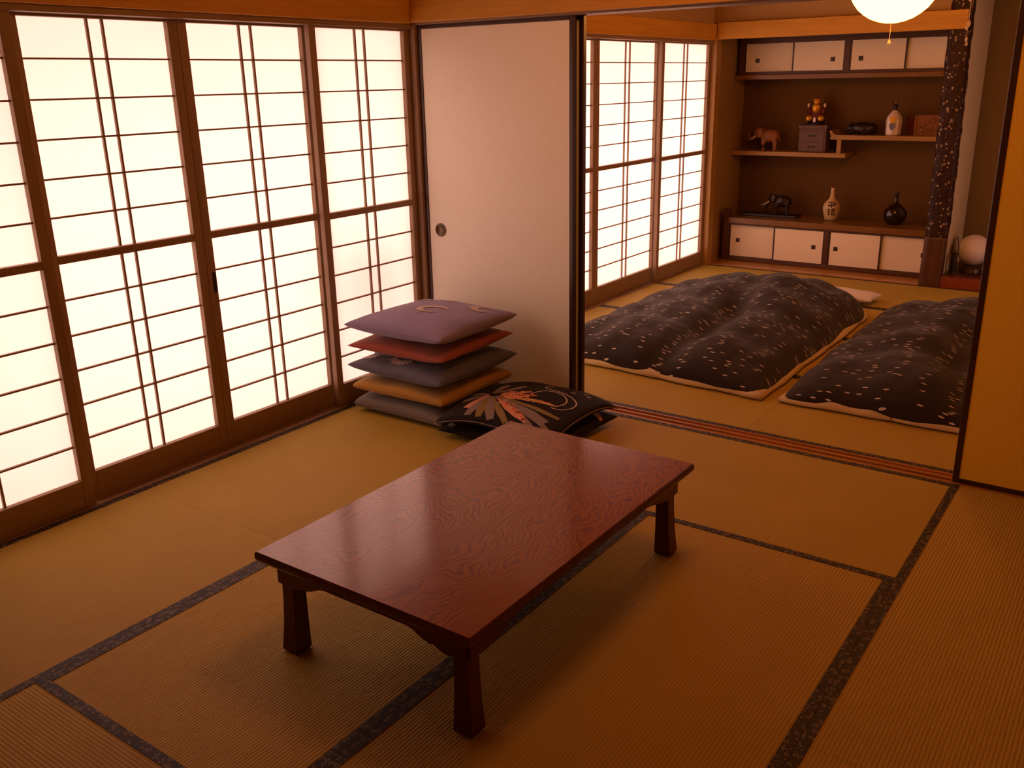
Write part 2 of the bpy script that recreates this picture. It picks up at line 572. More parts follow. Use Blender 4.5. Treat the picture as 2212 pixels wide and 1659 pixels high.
def screen(x, ya, yb, sl, sr, label, cat='paper screen', group=None, pull=None, rz=0.0):
    """ya<yb: outer edges along y; sl, sr: widths of the stiles at ya and yb"""
    t = thing('shoji_screen', label, cat, (x, (ya + yb) / 2, 0.008), rz, group)
    yc = (ya + yb) / 2
    A, B = ya - yc, yb - yc
    p0, p1 = A + sl, B - sr
    z0 = -0.008
    obj('stile', MB().box(-0.015, 0.015, A, p0, z0 - 0.001, 1.842 + z0), M['sash_z'], t, bevel=0.002)
    obj('stile', MB().box(-0.015, 0.015, p1, B, z0 - 0.001, 1.842 + z0), M['sash_z'], t, bevel=0.002)
    obj('bottom_rail', MB().box(-0.0145, 0.0145, p0, p1, z0 - 0.001, ZB + z0), M['sash_y'], t, bevel=0.002)
    obj('top_rail', MB().box(-0.0145, 0.0145, p0, p1, ZT + z0, 1.842 + z0), M['sash_y'], t, bevel=0.002)
    obj('middle_rail', MB().box(-0.0145, 0.0145, p0, p1, ZM0 + z0, ZM1 + z0), M['sash_y'], t, bevel=0.002)
    pc = (p0 + p1) / 2
    vs_ = (pc - 0.031, pc + 0.031)
    hm = MB().box(-0.0105, 0.002, p0, p1, -0.0033, 0.0033).mesh('lattice_bar')
    cols = [(p0, vs_[0]), (vs_[0], vs_[1]), (vs_[1], p1)]
    for (za, zb) in ((ZM1, ZT), (ZB, ZM0)):
        h = (zb - za) / 6
        vm = MB().box(-0.0108, 0.0, -0.0044, 0.0044, za - zb + (zb - za) / 2, (zb - za) / 2).mesh('lattice_bar')
        for y in vs_:
            obj('lattice_bar', vm, M['sash_z'], t, (0, y, (za + zb) / 2 + z0))
        for r in range(1, 6):
            obj('lattice_bar', hm, M['sash_y'], t, (0, 0, za + h * r + z0))
        for (ca, cb) in cols:
            pm = me_from('paper_pane', [(0, ca, -h / 2), (0, cb, -h / 2), (0, cb, h / 2), (0, ca, h / 2)], [(0, 1, 2, 3)])
            for r in range(6):
                obj('paper_pane', pm, M['paper'], t, (PAPER_OFF, 0, za + h * (r + 0.5) + z0))
    if pull is not None:
        y, z = pull
        obj('finger_pull', MB().box(0.0140, 0.0158, y - yc - 0.009, y - yc + 0.009, z - 0.045, z + 0.045), M['iron'], t, bevel=0.001)
    return t


XF, XR = -0.034, -0.080
G1 = 'paper screens along the sitting room'
G2 = 'paper screens along the bedding room'
screen(XF, -0.678, -0.004, 0.040, 0.038, 'sunlit paper screen behind the stacked cushions, next to the white sliding door', group=G1)
screen(XR, -1.330, -0.640, 0.043, 0.038, 'sunlit paper screen with a dark finger pull on its left stile', group=G1, pull=(-1.300, 0.75))
screen(XR, -2.010, -1.331, 0.041, 0.042, 'wide sunlit paper screen just left of the one with the finger pull', group=G1)
screen(XF, -2.735, -2.012, 0.042, 0.043, 'paper screen cut off by the left edge of the photo', group=G1)
screen(XF, 0.104, 1.010, 0.042, 0.045, 'paper screen hidden mostly behind the white sliding door, in the bedding room', group=G2)
screen(XR, 0.970, 1.946, 0.042, 0.040, 'narrow visible slice of paper screen right beside the white sliding door edge', group=G2)
screen(XR, 1.947, 2.886, 0.041, 0.042, 'middle full paper screen in the bedding room beyond the sliding door', group=G2)
screen(XF, 2.832, 3.714, 0.043, 0.004 + 0.035, 'farthest paper screen, next to the shelf alcove', group=G2)

screen(X1 + 0.03, RY0, RY1, 0.042, 0.042, 'paper screen in the right wall of the bedding room, outside the picture', group=G2, rz=math.pi)

# ------------------------------------------------------------------ sliding paper doors (fusuma)
def ring_mesh(ro, ri, h, d, n=28, sz=1.0):
    """recessed oval finger pull facing -y"""
    v, f = [], []
    prof = [(ro, 0), (ro, -h), (ri, -h), (ri * 0.96, d)]
    for r, y in prof:
        for k in range(n):
            a = 2 * math.pi * k / n
            v.append((r * math.cos(a), y, r * sz * math.sin(a)))
    for i in range(len(prof) - 1):
        for k in range(n):
            k2 = (k + 1) % n
            f.append((i * n + k, i * n + k2, (i + 1) * n + k2, (i + 1) * n + k))
    f.append(tuple(3 * n + k for k in range(n)))
    m = MB().add(v, f).mesh('finger_pull')
    return m


def fusuma(x0, x1, y, label, mat, pulls=(), fr=0.024):
    h = 1.838
    t = thing('sliding_door', label, 'sliding door', ((x0 + x1) / 2, y, 0.0), 0, 'sliding doors between the two rooms')
    a, b = x0 - (x0 + x1) / 2, x1 - (x0 + x1) / 2
    z0 = 0.002
    obj('paper_panel', MB().box(a + fr - 0.002, b - fr + 0.002, -0.011, 0.011, z0 + 0.016, h - 0.016), mat, t)
    for s0, s1 in ((a, a + fr), (b - fr, b)):
        obj('frame_stile', MB().box(s0, s1, -0.0145, 0.0145, z0, h), M['lacquer'], t, bevel=0.003)
    obj('frame_rail', MB().box(a + fr, b - fr, -0.0145, 0.0145, z0, z0 + 0.020), M['lacquer'], t, bevel=0.003)
    obj('frame_rail', MB().box(a + fr, b - fr, -0.0145, 0.0145, h - 0.022, h), M['lacquer'], t, bevel=0.003)
    for (px, pz) in pulls:
        smooth(obj('finger_pull', ring_mesh(0.035, 0.028, 0.004, -0.0008), M['bronze'], t, (px - (x0 + x1) / 2, -0.011, pz)))
    return t


fusuma(0.020, 0.944, 0.030, 'pale sliding paper door with round pull, standing beside the cushion stack', M['fusuma'], [(0.117, 0.817)])
fusuma(0.045, 0.968, 0.0755, 'sliding door tucked behind the pale one, only its dark edge showing', M['fusuma'])
fusuma(2.727, 3.62, 0.030, 'ochre sliding paper door with dark frame at the right edge of the photo', M['fusuma_gold'], [(3.50, 0.817)])

# ------------------------------------------------------------------ alcove: post, cabinets, shelves
t = thing('alcove_post', 'dark knobbly natural log post standing right of the shelf alcove', 'post', (1.838, 3.80, 0))
n, rings = 40, 130


def log_mesh(z0, z1, rings, amp):
    v, f = [], []
    for i in range(rings + 1):
        z = z0 + (z1 - z0) * i / rings
        for k in range(n):
            a = 2 * math.pi * k / n
            c, s = math.cos(a), math.sin(a)
            e = 0.5
            rx = 0.080 - 0.006 * z / 2.4
            ry = 0.066 - 0.006 * z / 2.4
            x = rx * math.copysign(abs(c) ** e, c); y = ry * math.copysign(abs(s) ** e, s)
            d = noise.noise(Vector((c * 3.2, s * 3.2, z * 9))) * amp + noise.noise(Vector((c * 9, s * 9, z * 30))) * amp * 0.9
            r = 1 + d
            v.append((x * r + 0.008 * math.sin(z * 2.3), y * r, z))
    for i in range(rings):
        for k in range(n):
            k2 = (k + 1) % n
            f.append((i * n + k, i * n + k2, (i + 1) * n + k2, (i + 1) * n + k))
    f.append(tuple(range(n - 1, -1, -1)))
    f.append(tuple(rings * n + k for k in range(n)))
    return me_from('log', v, f, True)


obj('knobbly_trunk', log_mesh(0.38, ZC, rings, 0.075), M['bark'], t)
obj('smooth_foot', log_mesh(-0.04, 0.38, 24, 0.012), M['dark_z'], t)

# little hanging ornament on the post under the beam
t = thing('hanging_ornament', 'small pale dried ornament hanging on the log post beside the beam', 'ornament', (1.895, 3.695, 1.78))
M['straw'] = m_plain('dried_straw', lin(214, 186, 140), 0.8, 0.15, 60)
mb = MB().tube([(0, 0, 0.30), (0.002, 0.0, 0.15), (0, 0, 0.0)], 0.003)
obj('cord', mb, M['straw'], t)
for (x, z, r) in ((0.0, 0.285, 0.013), (-0.008, 0.255, 0.010), (0.004, 0.10, 0.016), (-0.006, 0.075, 0.014), (0.0, -0.005, 0.012), (0.006, -0.035, 0.010)):
    smooth(obj('seed_pod', MB().ball((x, 0, z), (r * 0.8, r * 0.8, r * 1.5)), M['straw'], t))


def knob(parent, x, y, z):
    o = obj('square_pull', MB().box(-0.017, 0.017, -0.0035, 0.004, -0.017, 0.017), M['iron'], parent, (x, y, z), bevel=0.001)
    obj('pull_recess', MB().box(-0.010, 0.010, -0.0045, 0.0, -0.010, 0.010), M['lacquer'], o)
    return o


def slide_door(parent, x0, x1, z0, z1, y, kx, kz):
    d = obj('door', MB().box(x0 + 0.011, x1 - 0.011, y - 0.004, y + 0.006, z0 + 0.004, z1 - 0.004), M['door_paper'], parent)
    for a, b in ((x0, x0 + 0.012), (x1 - 0.012, x1)):
        obj('door_stile', MB().box(a, b, y - 0.006, y + 0.008, z0, z1), M['lacquer'], d)
    for a, b in ((z0, z0 + 0.005), (z1 - 0.005, z1)):
        obj('door_rail', MB().box(x0 + 0.012, x1 - 0.012, y - 0.006, y + 0.008, a, b), M['lacquer'], d)
    if kx is not None:
        knob(d, kx, y - 0.004, kz)


# lower cabinet
t = thing('low_cabinet', 'low built-in cabinet with four pale sliding doors on the alcove floor', 'cabinet', (0, 0, 0))
yf = 4.0
obj('cabinet_body', MB().box(0.045, 1.83, yf + 0.035, Y_BK - 0.005, 0.008, 0.333), M['dark_x'], t)
obj('base_rail', MB().box(0.10, 1.83, yf - 0.012, yf + 0.035, 0.008, 0.040), M['dark_x'], t, bevel=0.002)
obj('head_rail', MB().box(0.10, 1.83, yf - 0.012, yf + 0.035, 0.322, 0.333), M['dark_x'], t)
obj('end_post', MB().box(0.045, 0.100, yf - 0.016, yf + 0.035, 0.008, 0.455), M['dark_z'], t, bevel=0.004)
obj('divider', MB().box(0.946, 0.982, yf - 0.012, yf + 0.035, 0.040, 0.322), M['dark_z'], t)
slide_door(t, 0.100, 0.535, 0.040, 0.322, yf + 0.018, 0.182, 0.185)
slide_door(t, 0.508, 0.946, 0.040, 0.322, yf, 0.858, 0.182)
slide_door(t, 0.982, 1.402, 0.040, 0.322, yf, 1.042, 0.182)
slide_door(t, 1.376, 1.830, 0.040, 0.322, yf + 0.018, 1.722, 0.186)

c = obj('worktop', MB().box(0.102, 1.835, yf - 0.03, Y_BK - 0.004, 0.336, 0.386), M['counter'], bevel=0.004)
tag(c, 'brown wooden top of the low alcove cabinet, carrying vases and a tusked carving', 'countertop')

# upper cabinet
t = thing('wall_cabinet', 'high built-in cabinet with four pale sliding doors under the alcove beam', 'cabinet', (0, 0, 0))
yf = 4.2
obj('cabinet_body', MB().box(0.03, 1.83, yf + 0.030, Y_BK - 0.005, 1.585, 1.90), M['dark_x'], t)
obj('base_board', MB().box(0.005, 1.835, yf - 0.03, Y_BK - 0.005, 1.530, 1.568), M['counter'], t, bevel=0.003)
obj('base_rail', MB().box(0.03, 1.83, yf - 0.010, yf + 0.030, 1.568, 1.588), M['dark_x'], t)
obj('head_rail', MB().box(0.03, 1.83, yf - 0.010, yf + 0.030, 1.822, 1.90), M['dark_x'], t)
obj('end_post', MB().box(0.03, 0.073, yf - 0.010, yf + 0.030, 1.588, 1.822), M['dark_z'], t)
obj('divider', MB().box(0.922, 0.960, yf - 0.010, yf + 0.030, 1.588, 1.822), M['dark_z'], t)
slide_door(t, 0.073, 0.518, 1.588, 1.822, yf + 0.016, 0.186, 1.683)
slide_door(t, 0.492, 0.922, 1.588, 1.822, yf, 0.825, 1.678)
slide_door(t, 0.960, 1.392, 1.588, 1.822, yf, 1.047, 1.678)
slide_door(t, 1.372, 1.830, 1.588, 1.822, yf + 0.016, 1.70, 1.678)

# staggered shelves
SF = 4.19
o = obj('display_shelf', MB().box(0.004, 0.995, SF, Y_BK - 0.003, 0.902, 0.938), M['shelf_x'], bevel=0.002)
tag(o, 'lower left one of the two staggered wooden shelves, carrying the elephant', 'shelf', 'staggered alcove shelves')
t = thing('display_shelf', 'upper right one of the two staggered wooden shelves, carrying the white bottle', 'shelf', (0, 0, 0), 0, 'staggered alcove shelves')
obj('shelf_board', MB().box(0.862, 1.836, SF, Y_BK - 0.003, 1.048, 1.084), M['shelf_x'], t, bevel=0.002)
obj('shelf_post', MB().box(0.915, 0.950, SF + 0.01, SF + 0.045, 0.9385, 1.048), M['shelf_z'], t, bevel=0.002)
mb = MB()
pr = [(0.862, 1.084), (0.905, 1.084), (0.888, 1.092), (0.876, 1.104), (0.864, 1.120), (0.854, 1.122), (0.852, 1.108), (0.858, 1.094)]
mb.prism(pr, 'y', SF, Y_BK - 0.01)
obj('curled_end', mb, M['shelf_y'], t)

# ------------------------------------------------------------------ objects on the shelves
def remesh(o, vox):
    m = o.modifiers.new('remesh', 'REMESH')
    m.mode = 'VOXEL'; m.voxel_size = vox; m.use_smooth_shade = True
    s = o.modifiers.new('smooth', 'SMOOTH'); s.factor = 0.6; s.iterations = 6
    return o


M['carved'] = m_plain('orange_brown_carved_wood', lin(146, 92, 46), 0.4, 0.2, 30)
M['ebony'] = m_plain('dark_carved_wood', lin(42, 26, 22), 0.3, 0.2, 30)
M['ivory'] = m_plain('ivory_white', lin(226, 206, 172), 0.4, 0.05, 30)
M['gold'] = m_plain('old_gold', lin(206, 146, 40), 0.35, 0.2, 60, 0.2, 0.5, 0.7, 0.0, 120)
M['crimson'] = m_plain('dark_red_cord', lin(96, 26, 18), 0.6, 0.2, 40)
M['porcelain'] = m_plain('white_porcelain', lin(226, 208, 184), 0.25, 0.05, 20, 0, 0.5)
M['cobalt'] = m_plain('faded_blue_print', lin(118, 108, 124), 0.4, 0.1, 40)
M['ink'] = m_plain('dark_brush_ink', lin(40, 24, 18), 0.5, 0.1, 40)
M['glaze'] = m_plain('black_brown_glaze', lin(38, 20, 16), 0.12, 0.2, 20, 0, 0.6)
M['stoneware'] = m_plain('cream_stoneware', lin(206, 176, 124), 0.35, 0.08, 30)
M['greywood'] = m_plain('grey_brown_wood', lin(104, 80, 66), 0.6, 0.15, 40)
M['plaque'] = m_plain('carved_red_brown_plaque', lin(138, 84, 42), 0.45, 0.35, 35, 0.9, 0.4, 0, 0, 55)


def elephant(loc, s, mat, label, trunk_up, rz=0.0):
    t = thing('elephant_figurine', label, 'figurine', loc, rz)
    b = MB()
    b.ball((0.04 * s, 0, 0.52 * s), (0.36 * s, 0.22 * s, 0.24 * s), 24, 16)
    b.ball((0.22 * s, 0, 0.50 * s), (0.20 * s, 0.19 * s, 0.22 * s), 20, 12)
    b.ball((-0.36 * s, 0, 0.62 * s), (0.17 * s, 0.14 * s, 0.18 * s), 20, 12)
    for lx, ly in ((-0.20, 0.11), (-0.14, -0.11), (0.24, 0.11), (0.30, -0.11)):
        b.tube([(lx * s, ly * s, 0.0), (lx * s, ly * s, 0.06 * s), (lx * s, ly * s, 0.22 * s), (lx * 0.95 * s, ly * s, 0.46 * s)],
               [0.078 * s, 0.068 * s, 0.072 * s, 0.10 * s], 12)
    if trunk_up:
        tr = [(-0.44, 0.58), (-0.53, 0.44), (-0.62, 0.40), (-0.70, 0.46), (-0.74, 0.58), (-0.70, 0.66)]
    else:
        tr = [(-0.46, 0.56), (-0.56, 0.40), (-0.60, 0.24), (-0.60, 0.12), (-0.65, 0.05)]
    rr = [0.085, 0.06, 0.048, 0.04, 0.034, 0.028][:len(tr)]
    b.tube([(x * s, 0, z * s) for x, z in tr], [r * s for r in rr], 12)
    b.tube([(0.38 * s, 0, 0.58 * s), (0.44 * s, 0, 0.42 * s), (0.44 * s, 0, 0.26 * s)], [0.022 * s, 0.018 * s, 0.02 * s], 8)
    remesh(obj('body', b, mat, t), 0.022 * s)
    for sd in (-1, 1):
        e = MB().ball((-0.27 * s, sd * 0.17 * s, 0.63 * s), (0.115 * s, 0.03 * s, 0.16 * s), 16, 10)
        smooth(obj('ear', e, mat, t))
        k = MB().tube([(-0.44 * s, sd * 0.09 * s, 0.52 * s), (-0.56 * s, sd * 0.12 * s, 0.42 * s), (-0.70 * s, sd * 0.12 * s, 0.38 * s)],
                      [0.026 * s, 0.02 * s, 0.006 * s], 8)
        smooth(obj('tusk', k, M['ivory'], t))
    return t


elephant((0.295, 4.29, 0.9385), 0.24, M['carved'], 'orange brown carved elephant with white tusks on the lower shelf', True)
o = obj('display_plinth', MB().box(-0.25, 0.25, -0.085, 0.085, 0.0, 0.02), M['ebony'], None, (0.39, 4.22, 0.3865), bevel=0.003)
tag(o, 'flat black plinth under the dark tusked carving on the countertop', 'plinth')
t = elephant((0.475, 4.22, 0.407), 0.215, M['ebony'], 'black carved tusked animal on the flat plinth on the countertop', False)
for ch in t.children:
    if ch.name.startswith('tusk'):
        ch.scale = (1.25, 1.15, 1.15); ch.location = (0.02, 0, -0.02)

# chest with the gold figurine
t = thing('keepsake_chest', 'small grey brown wooden chest on the lower shelf under the gold figurine', 'chest', (0.700, 4.30, 0.9385))
obj('chest_body', MB().box(-0.115, 0.115, -0.075, 0.075, 0.0, 0.190), M['greywood'], t, bevel=0.006)
obj('lid', MB().box(-0.120, 0.120, -0.080, 0.080, 0.190, 0.222), M['greywood'], t, bevel=0.006)
for z in (0.135, 0.045):
    d = obj('drawer_front', MB().box(-0.098, 0.098, -0.081, -0.074, z - 0.036, z + 0.036), M['greywood'], t, bevel=0.003)
    obj('drawer_pull', MB().prism([(-0.034, z + 0.008), (0.034, z + 0.008), (0.018, z - 0.012), (0.0, z - 0.004), (-0.018, z - 0.012)], 'y', -0.087, -0.080), M['iron'], d)

t = thing('gold_figurine', 'small gold seated figurine on top of the grey chest', 'figurine', (0.697, 4.30, 1.1615))
obj('pedestal', MB().lathe([(0.070, 0), (0.072, 0.012), (0.060, 0.022)], 24, sy=0.7), M['ebony'], t)
b = MB().ball((-0.048, -0.015, 0.050), (0.036, 0.034, 0.032)).ball((0.048, -0.015, 0.050), (0.036, 0.034, 0.032))
b.ball((0, 0, 0.085), (0.052, 0.036, 0.062))
remesh(obj('robe', b, M['crimson'], t), 0.006)
for sx in (-1, 1):
    smooth(obj('knee_guard', MB().ball((sx * 0.050, -0.034, 0.052), (0.033, 0.024, 0.028)), M['gold'], t))
    smooth(obj('shoulder_guard', MB().ball((sx * 0.058, -0.006, 0.112), (0.020, 0.020, 0.034)), M['crimson'], t))
    smooth(obj('side_tassel', MB().ball((sx * 0.068, -0.010, 0.155), (0.011, 0.011, 0.018)), M['ivory'], t))
smooth(obj('breastplate', MB().ball((0, -0.022, 0.135), (0.040, 0.026, 0.044)), M['gold'], t))
smooth(obj('head', MB().ball((0, -0.010, 0.180), (0.030, 0.028, 0.034)), M['gold'], t))
obj('crest', MB().lathe([(0.040, 0.0), (0.036, 0.014), (0.016, 0.030), (0.004, 0.036)], 20, (0, -0.008, 0.192)), M['gold'], t)
obj('white_tag', MB().box(-0.010, 0.012, -0.052, -0.049, 0.022, 0.058), M['porcelain'], t)

# upper shelf
t = thing('reclining_ox', 'dark carved reclining animal on the upper shelf left of the white bottle', 'figurine', (1.085, 4.30, 1.0895))
b = MB().ball((0.0, 0, 0.048), (0.100, 0.050, 0.050), 20, 12).ball((-0.085, -0.01, 0.045), (0.042, 0.036, 0.034))
b.ball((-0.115, -0.012, 0.034), (0.026, 0.024, 0.022)).ball((0.070, 0.0, 0.045), (0.050, 0.052, 0.046))
for x in (-0.06, 0.05):
    b.tube([(x, -0.04, 0.02), (x - 0.045, -0.055, 0.013)], [0.018, 0.013], 10)
remesh(obj('body', b, M['ebony'], t), 0.006)
for s_ in (-1, 1):
    smooth(obj('horn', MB().tube([(-0.085, s_ * 0.022, 0.072), (-0.092, s_ * 0.040, 0.086), (-0.105, s_ * 0.036, 0.098)], [0.007, 0.005, 0.002], 8), M['ebony'], t))

t = thing('porcelain_bottle', 'white porcelain bottle with dark stopper neck on the upper shelf', 'bottle', (1.333, 4.27, 1.0845))
prof = [(0.046, 0.0), (0.054, 0.008), (0.055, 0.03), (0.056, 0.115), (0.050, 0.145), (0.034, 0.170), (0.022, 0.183), (0.019, 0.192)]
o = smooth(obj('bottle_body', MB().lathe(prof, 8, sx=1.1, sy=0.9), M['porcelain'], t))
o.data.polygons.foreach_set('use_smooth', [False] * len(o.data.polygons))
obj('neck', MB().lathe([(0.016, 0.190), (0.014, 0.215), (0.018, 0.222), (0.018, 0.232), (0.012, 0.246), (0.010, 0.262)], 16), M['glaze'], t)
obj('gold_crest_print', MB().prism([(-0.026, 0.145), (0.026, 0.145), (0.022, 0.125), (0.012, 0.098), (-0.012, 0.098), (-0.022, 0.125)], 'y', -0.0508, -0.049), M['gold'], t).rotation_euler = (0.0, 0, 0)
obj('blue_print', MB().prism([(-0.020, 0.094), (0.0, 0.100), (0.020, 0.094), (0.024, 0.070), (0.010, 0.044), (-0.010, 0.044), (-0.024, 0.070)], 'y', -0.0508, -0.049), M['cobalt'], t)

t = thing('carved_plaque', 'reddish carved wooden plaque leaning at the right end of the upper shelf', 'plaque', (1.60, 4.31, 1.0845), 0.12)
obj('panel', MB().box(-0.115, 0.115, 0.0, 0.016, 0.0, 0.155), M['plaque'], t, bevel=0.003)
for a in ((-0.115, 0.115, 0.0, 0.012), (-0.115, 0.115, 0.145, 0.157)):
    obj('rim', MB().box(a[0], a[1], -0.008, 0.018, a[2], a[3]), M['plaque'], t)
for a, bb in ((-0.117, -0.105), (0.105, 0.117)):
    obj('rim', MB().box(a, bb, -0.008, 0.018, 0.0, 0.157), M['plaque'], t)
for k in range(9):
    x = random.uniform(-0.08, 0.08); z = random.uniform(0.03, 0.12)
    smooth(obj('carved_relief', MB().ball((x, -0.001, z), (random.uniform(0.012, 0.030), 0.008, random.uniform(0.010, 0.022)), 12, 8), M['plaque'], t))
o = obj('wooden_tray', MB().box(-0.055, 0.055, 0, 0.012, 0.0, 0.150), M['crimson'], None, (1.455, 4.385, 1.0845), bevel=0.003)
tag(o, 'dark red board leaning behind the bottle and the carved plaque', 'board')

# countertop
t = thing('sake_bottle', 'cream stoneware bottle with long neck and dark brush writing on the countertop', 'bottle', (0.920, 4.20, 0.3865))
prof = [(0.042, 0.0), (0.050, 0.004), (0.056, 0.03), (0.068, 0.075), (0.071, 0.105), (0.066, 0.130), (0.046, 0.158), (0.026, 0.178), (0.019, 0.200), (0.016, 0.240), (0.017, 0.262), (0.020, 0.270)]


def prof_r(p, z):
    for (r0, z0), (r1, z1) in zip(p[:-1], p[1:]):
        if z0 <= z <= z1:
            return r0 + (r1 - r0) * (z - z0) / max(z1 - z0, 1e-6)
    return p[-1][0]


smooth(obj('bottle_body', MB().lathe(prof, 32), M['stoneware'], t))
A0 = math.atan2(-3.7 - 4.2, 3.26 - 0.92)      # the side that faces the sitting room
strokes = [[(-0.6, .150), (-0.1, .158), (0.45, .150), (0.6, .135)], [(-0.35, .142), (-0.45, .118)], [(-0.05, .150), (0.0, .122), (-0.12, .112)],
           [(0.25, .146), (0.45, .120)], [(-0.3, .130), (0.3, .134)],
           [(-0.55, .095), (-0.2, .100), (-0.35, .075)], [(-0.30, .085), (-0.32, .045)], [(0.0, .100), (0.35, .104), (0.10, .078), (0.05, .055), (0.4, .052), (0.45, .070)],
           [(-0.05, .085), (0.45, .088)]]
for st in strokes:
    pts = []
    for (a, z), (a2, z2) in zip(st[:-1], st[1:]):
        for k in range(5):
            u = k / 5.0
            aa, zz = a + (a2 - a) * u, z + (z2 - z) * u
            r = prof_r(prof, zz) + 0.0008
            pts.append((r * math.cos(A0 + aa), r * math.sin(A0 + aa), zz))
    aa, zz = st[-1]
    r = prof_r(prof, zz) + 0.0008
    pts.append((r * math.cos(A0 + aa), r * math.sin(A0 + aa), zz))
    obj('brush_stroke', MB().tube(pts, [0.0035] + [0.0042] * (len(pts) - 2) + [0.002], 6), M['ink'], t)

t = thing('round_flask', 'round black glazed flask with narrow neck on the countertop near the log post', 'flask', (1.437, 4.19, 0.3865))
prof = [(0.040, 0.0), (0.060, 0.010), (0.086, 0.050), (0.092, 0.085), (0.082, 0.120), (0.052, 0.150), (0.024, 0.168), (0.015, 0.185), (0.013, 0.230), (0.019, 0.245), (0.021, 0.256)]
smooth(obj('flask_body', MB().lathe(prof[:7], 32), M['glaze'], t))
smooth(obj('neck', MB().lathe(prof[6:], 24), M['glaze'], t))

# picture alcove: globe lamp (unlit) and an iron piece with a hoop
t = thing('globe_lamp', 'unlit white globe lamp on a black base in the picture alcove', 'lamp', (2.068, 4.10, 0.0705))
M['milk'] = m_plain('white_milk_glass', lin(226, 214, 206), 0.35, 0.02, 10, 0, 0.4)
obj('base', MB().lathe([(0.085, 0), (0.088, 0.01), (0.080, 0.035), (0.062, 0.052), (0.052, 0.060)], 28), M['lacquer'], t)
smooth(obj('globe', MB().ball((0, 0, 0.175), 0.118, 40, 24), M['milk'], t))
o = obj('base_board', MB().box(-0.17, 0.17, -0.12, 0.12, 0, 0.0), M['ebony']); bpy.data.objects.remove(o)
t = thing('iron_hoop_vase', 'slim black iron flower holder with a thin hoop handle beside the log post', 'vase', (1.955, 3.985, 0.0705))
obj('holder_body', MB().lathe([(0.022, 0), (0.026, 0.006), (0.022, 0.02), (0.024, 0.10), (0.020, 0.15), (0.022, 0.16)], 16), M['iron'], t)
hp = [(0.022 * math.cos(a), 0, 0.15 + (0.135 * math.sin(a))) for a in [math.pi * k / 14 for k in range(15)]]
smooth(obj('hoop_handle', MB().tube(hp, 0.003, 8), M['iron'], t))

# ------------------------------------------------------------------ low table
TX0, TX1, TY0, TY1, TZ = 1.330, 2.094, -2.302, -1.068, 0.326
t = thing('low_table', 'low red brown lacquered wooden table with glossy grained top on the tatami', 'table', ((TX0 + TX1) / 2, (TY0 + TY1) / 2, 0.0016))
hx, hy = (TX1 - TX0) / 2, (TY1 - TY0) / 2
TZ -= 0.0016
# top: bevelled slab
v, f = [], []
lay = [(0.004, TZ), (0.001, TZ - 0.0035), (0.0, TZ - 0.011), (0.0, TZ - 0.021), (0.006, TZ - 0.031), (0.020, TZ - 0.036)]
for ins, z in lay:
    a, b = hx - ins, hy - ins
    r = 0.008
    v += [(-a, -b, z), (a, -b, z), (a, b, z), (-a, b, z)]
f.append((0, 1, 2, 3))
for i in range(len(lay) - 1):
    for k in range(4):
        k2 = (k + 1) % 4
        f.append((i * 4 + k, (i + 1) * 4 + k, (i + 1) * 4 + k2, i * 4 + k2))
L = (len(lay) - 1) * 4
f.append((L + 3, L + 2, L + 1, L))
mesh = MB().add(v, f).mesh('tabletop')
mesh.materials.append(m_table()); mesh.materials.append(M['table_x'])
for p in mesh.polygons:
    p.material_index = 0 if (p.normal.z > 0.9) else 1
obj('tabletop', mesh, None, t)
ZA = TZ - 0.036


def apron_outline(h, brk):
    """long rail with stepped cloud brackets at both ends (p along the rail, q = z)"""
    top, zr = ZA, ZA - 0.030
    o = [(-h, top), (h, top), (h, ZA - 0.064), (h - 0.030, ZA - 0.064), (h - 0.060, ZA - 0.068), (h - 0.085, ZA - 0.062),
         (h - 0.10, ZA - 0.054), (h - 0.115, ZA - 0.056), (h - 0.135, ZA - 0.050), (h - brk + 0.02, ZA - 0.034), (h - brk, zr)]
    o += [(-p, q) for p, q in reversed(o[2:])]
    return o


ix, iy = hx - 0.045, hy - 0.045
for s_ in (-1, 1):
    obj('apron', MB().prism(apron_outline(ix, 0.19), 'y', s_ * iy - 0.010, s_ * iy + 0.010), M['table_x'], t, bevel=0.002)
    obj('apron', MB().prism(apron_outline(iy, 0.22), 'x', s_ * ix - 0.010, s_ * ix + 0.010), M['table_y'], t, bevel=0.002)
for sx in (-1, 1):
    for sy in (-1, 1):
        v, f = [], []
        cx, cy = sx * (hx - 0.070), sy * (hy - 0.070)
        for z, wd, off in ((ZA, 0.050, 0), (ZA - 0.06, 0.047, 0), (ZA * 0.55, 0.048, 0.001), (ZA * 0.30, 0.052, 0.003), (ZA * 0.12, 0.057, 0.005), (0.006, 0.060, 0.006), (0.0, 0.056, 0.006)):
            e = wd / 2
            ox, oy = cx + sx * off, cy + sy * off
            v += [(ox - e, oy - e, z), (ox + e, oy - e, z), (ox + e, oy + e, z), (ox - e, oy + e, z)]
        for i in range(6):
            for k in range(4):
                k2 = (k + 1) % 4
                f.append((i * 4 + k, (i + 1) * 4 + k, (i + 1) * 4 + k2, i * 4 + k2))
        f += [(0, 1, 2, 3), (27, 26, 25, 24)]
        obj('leg', MB().add(v, f), M['table_z'], t, bevel=0.003)

